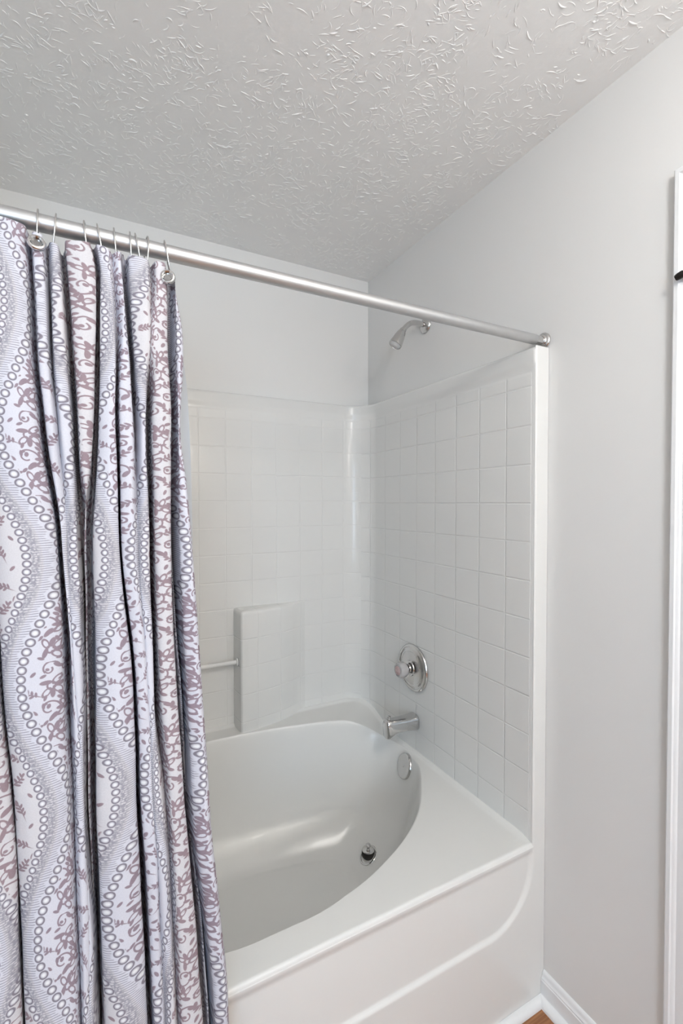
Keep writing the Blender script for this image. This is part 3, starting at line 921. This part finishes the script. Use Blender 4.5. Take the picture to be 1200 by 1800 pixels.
# each pleat line: (x, z) from top to bottom and how deep it is there
PL = [
 [(-.092, 1.851), (-.089, 1.779), (-.086, 1.672), (-.077, 1.538), (-.055, 1.358), (-.043, 1.087), (-.039, .951), (-.031, .682)],
 [(-.071, 1.857), (-.067, 1.785), (-.063, 1.676), (-.056, 1.54), (-.040, 1.358), (-.032, 1.085), (-.028, .948), (-.020, .677)],
 [(-.050, 1.863), (-.045, 1.79), (-.037, 1.68), (-.032, 1.541), (-.025, 1.357), (-.021, 1.082), (-.021, .946), (-.010, .672)],
 [(-.006, 1.87), (.005, 1.802), (.003, 1.686), (-.001, 1.544), (-.0105, 1.357), (-.009, 1.08), (-.009, .943), (-.002, .67)],
 [(.025, 1.883), (.028, 1.807), (.033, 1.691), (.032, 1.546), (.034, 1.355), (.056, 1.066), (.058, .923), (.069, .636)],
 [(.044, 1.888), (.047, 1.811), (.054, 1.694), (.061, 1.548), (.062, 1.354), (.074, 1.062), (.080, .917), (.092, .624)],
 [(.085, 1.899), (.088, 1.82), (.086, 1.7), (.083, 1.55), (.084, 1.353), (.090, 1.059), (.100, .911), (.112, .618)],
 [(.111, 1.907), (.1135, 1.827), (.114, 1.704), (.118, 1.553), (.117, 1.352), (.126, 1.052), (.135, .901), (.157, .595)],
 [(.121, 1.909), (.1235, 1.828), (.123, 1.705), (.127, 1.554), (.126, 1.351), (.138, 1.049), (.145, .899), (.171, .589)]]
PD = [[.5, .5, .5, .7, 1, .6, .3, .2], [.6, .5, .4, .2, .1, 0, 0, 0], [.9, .9, .7, .7, .9, 1, 1, .8], [.5, .8, 1, 1.2, .9, 1, 1, .8],
      [.2, .2, .4, .6, .9, .9, 1, 1], [.8, .9, 1, .6, .1, 0, 0, .1], [.4, .3, 0, 1, 1.1, .7, .3, .2], [.7, .7, .8, .85, .9, 1, 1, 1], [.8, .8, .9, .9, .9, 1, 1, 1]]
EDGE = [(.130, 1.911), (.133, 1.831), (.1415, 1.709), (.1395, 1.554), (.151, 1.35), (.168, 1.043), (.175, .89), (.199, .577)]
L0 = [(-.156, 1.833), (-.157, 1.764), (-.159, 1.66), (-.154, 1.532), (-.145, 1.362), (-.129, 1.104), (-.118, .974), (-.108, .716)]
lines = []
for k in range(4, 0, -1):
    lines.append(([(x - 0.042 * k - .006 * (k % 2), z) for x, z in L0], [.8] * 8))
lines.append((L0, [.7, .7, .7, .8, .9, .9, .9, .9]))
lines += list(zip(PL, PD))
lines.append((EDGE, [0] * 8))
ZHI, ZLO = 1.90, 0.07
fx, fd = [], []
for pts, dep in lines:
    p = sorted(zip([z for _, z in pts], [x for x, _ in pts], dep))
    zz = [q[0] for q in p]; xx = [q[1] for q in p]; dd = [q[2] for q in p]
    # let the line run straight on below the last measured point
    sl = (xx[1] - xx[0]) / (zz[1] - zz[0]) * 0.6
    zz = [ZLO] + zz; xx = [xx[0] + sl * (ZLO - zz[1])] + xx; dd = [dd[0]] + dd
    fx.append(pchip(zz, xx)); fd.append(pchip(zz, dd))
K = len(lines)
segs = 30
# hem height along the rod
HX = [-.33, -.20, -.129, -.107, -.083, -.068, -.056, -.042, -.015, -.004, .010, .028, .036, .043, .052, .064, .087, .106, .121, .133]
HZ = [1.855, 1.852, 1.858, 1.854, 1.847, 1.842, 1.834, 1.842, 1.851, 1.857, 1.851, 1.844, 1.848, 1.860, 1.850, 1.842, 1.842, 1.845, 1.835, 1.822]
hem = pchip(HX, HZ)
cols = []
u0 = 0.0
UX = 0.0
for i in range(K - 1):
    wdt = sum(abs(fx[i + 1](z) - fx[i](z)) for z in (0.7, 1.1, 1.35, 1.6, 1.78)) / 5
    dav = sum(fd[i](z) + fd[i + 1](z) for z in (0.7, 1.1, 1.35, 1.6, 1.78)) / 10
    Ls = wdt * 1.5 + 0.032 * dav
    if i == 4: UX = u0                 # a medallion is centred on this pleat
    for k in range(segs + (1 if i == K - 2 else 0)):
        t = k / segs
        cols.append((i, t, u0 + Ls * t))
    u0 += Ls
NR = 300
V, UV = [], []
UOFF = 0.52 - UX
for r in range(NR):
    f = r / (NR - 1)
    for (i, t, uu) in cols:
        # first guess of z at mid column for the hem, then the row
        x_top = lerp(fx[i](1.84), fx[i + 1](1.84), t)
        zt = hem(x_top)
        z = lerp(zt, ZLO, f)
        tt = t - math.sin(2 * PI * t) / (2 * PI) * 0.75
        xi, xj = fx[i](z), fx[i + 1](z)
        x = lerp(xi, xj, tt)
        di, dj = fd[i](z), fd[i + 1](z)
        wd = abs(xj - xi)
        y = env(z)
        top = sstep(1.60, 1.84, z)
        y += 0.30 * wd * (2 * t - 1) ** 2 * 0.9
        # soft rounding of the lobe plus the pinched pleats on either side
        D = lerp(0.085, 0.060, top)
        xs_ = x
        for k in range(max(0, i - 2), min(K, i + 4)):
            dk = max(0.0, fd[k](z))
            if dk <= 0: continue
            w = 0.0056 + 0.0012 * math.sin(k * 2.1 + z * 3)
            q = (x - fx[k](z)) / w
            xs_ -= 0.0062 * min(dk, 1.0) * math.copysign(math.exp(-((abs(q) - 1.7) / 0.75) ** 2), q)
            y += D * dk / (1 + q * q) ** 1.5 * 0.95
        x = xs_
        nv = noise.noise(Vector((uu * 9, z * 5, 1.3)))
        nv2 = noise.noise(Vector((uu * 26, z * 16, 7.7)))
        y += 0.0055 * nv + 0.0016 * nv2 * (1 + 2 * top)
        lim_ = lerp(0.882, 0.936, sstep(0.47, 0.62, z)); lim_ = lerp(lim_, 0.925, sstep(1.7, 1.85, z))
        if y > lim_ - 0.012: y = lim_ - 0.012 * math.exp(-(y - lim_ + 0.012) / 0.012)
        x += 0.0022 * noise.noise(Vector((uu * 14, z * 8, 4.1))) * (1 if not (i == K - 2 and t > 0.9) else 1.0)
        # right hand border turns back
        if i == K - 2: y += 0.012 * sstep(0.55, 1.0, t)
        V.append((x, y, z)); UV.append((UOFF + uu, z))
F = grid_faces(NR, len(cols))
cur = empty('shower_curtain', (-0.1, 0.88, 1.85), 'mauve and white patterned cloth shower curtain drawn to the left of the tub', 'shower curtain')
cloth = mesh_obj('curtain_cloth', V, F, M_cloth, None, True, UV)
adopt(cloth, cur)
def surf_y(x, z):
    best = min(V, key=lambda p: (p[0] - x) ** 2 + (p[2] - z) ** 2)
    return best[1]
for (gx, gz, ax) in ((0.114, 1.819, (-0.25, -1, 0.1)), (-0.081, 1.828, (0.15, -1, 0.25))):
    gy = min(surf_y(gx + dx, gz + dz) for dx in (-0.008, 0, 0.008) for dz in (-0.008, 0, 0.008)) - 0.002
    g = lathe('grommet', [(0.0075, -0.002), (0.0078, 0.0012), (0.0095, 0.0028), (0.0118, 0.0022), (0.0130, 0.0002), (0.0132, -0.002)], (gx, gy, gz), ax, M_chrome, None, 40)
    g['label'] = 'bright metal eyelet'
    adopt(g, cur)

# liner hanging inside the tub behind the cloth
le = pchip([0.38, 0.46, 1.0, 1.287, 1.456, 1.623, 1.688, 1.80, 1.83], [0.165, 0.168, 0.168, 0.1665, 0.1645, 0.158, 0.151, 0.128, 0.122])
ly = pchip([0.38, 0.46, 1.0, 1.3, 1.6, 1.83], [1.155, 1.14, 1.01, 0.955, 0.948, 0.945])
V, NR2, NC2 = [], 90, 110
for r in range(NR2):
    z = lerp(1.83, 0.38, r / (NR2 - 1))
    for k in range(NC2):
        t = k / (NC2 - 1)
        xl = lerp(-0.10, -0.30, sstep(0.8, 1.7, z))
        x = lerp(xl, le(z), t)
        y = ly(z) + 0.011 * math.sin(t * 42 + 0.6 * math.sin(z * 3)) * (0.4 + 0.6 * t) + 0.006
        V.append((x, y, z))
ln = mesh_obj('shower_curtain_liner', V, grid_faces(NR2, NC2), M_liner)
tag(ln, 'pale translucent plastic liner peeking out behind the patterned shower curtain', 'curtain liner')

# wire rings over the rod
ring_x = [-0.081, -0.056, -0.015, 0.004, 0.030, 0.055, 0.0635, 0.083, 0.112]
labs = ['thin wire curtain ring furthest left on the rod, above the left metal eyelet',
        'second wire curtain ring from the left on the rod, beside the leftmost one',
        'third wire curtain ring from the left, after the widest gap on the rod',
        'fourth wire curtain ring from the left on the steel rod',
        'middle wire curtain ring of the nine on the steel rod',
        'left one of two wire curtain rings hanging almost together on the rod',
        'right one of two wire curtain rings hanging almost together on the rod',
        'second wire curtain ring from the right on the steel rod',
        'wire curtain ring furthest right on the rod, above the right metal eyelet']
tilt = [(-.002, -.10), (-.006, -.18), (.008, .25), (.012, .18), (.006, .2), (.003, .12), (.012, .22), (-.003, -.16), (.012, .28)]
ring0 = None
for k, x in enumerate(ring_x):
    pts = []
    lean, yaw = tilt[k]
    for i in range(56):
        an = 2 * PI * i / 56
        yy = 0.0215 * math.sin(an); zz = 0.0325 * math.cos(an)
        s = (0.0325 - zz) / 0.065
        pts.append((x + lean * s + yy * yaw * 0.5, RY + yy * (1 - 0.25 * s), 1.8930 - 0.0325 + zz))
    o = tube('curtain_ring', pts, 0.00125, M_wire, None, 10, True)
    tag(o, labs[k], 'curtain ring', 'wire curtain rings on the rod')
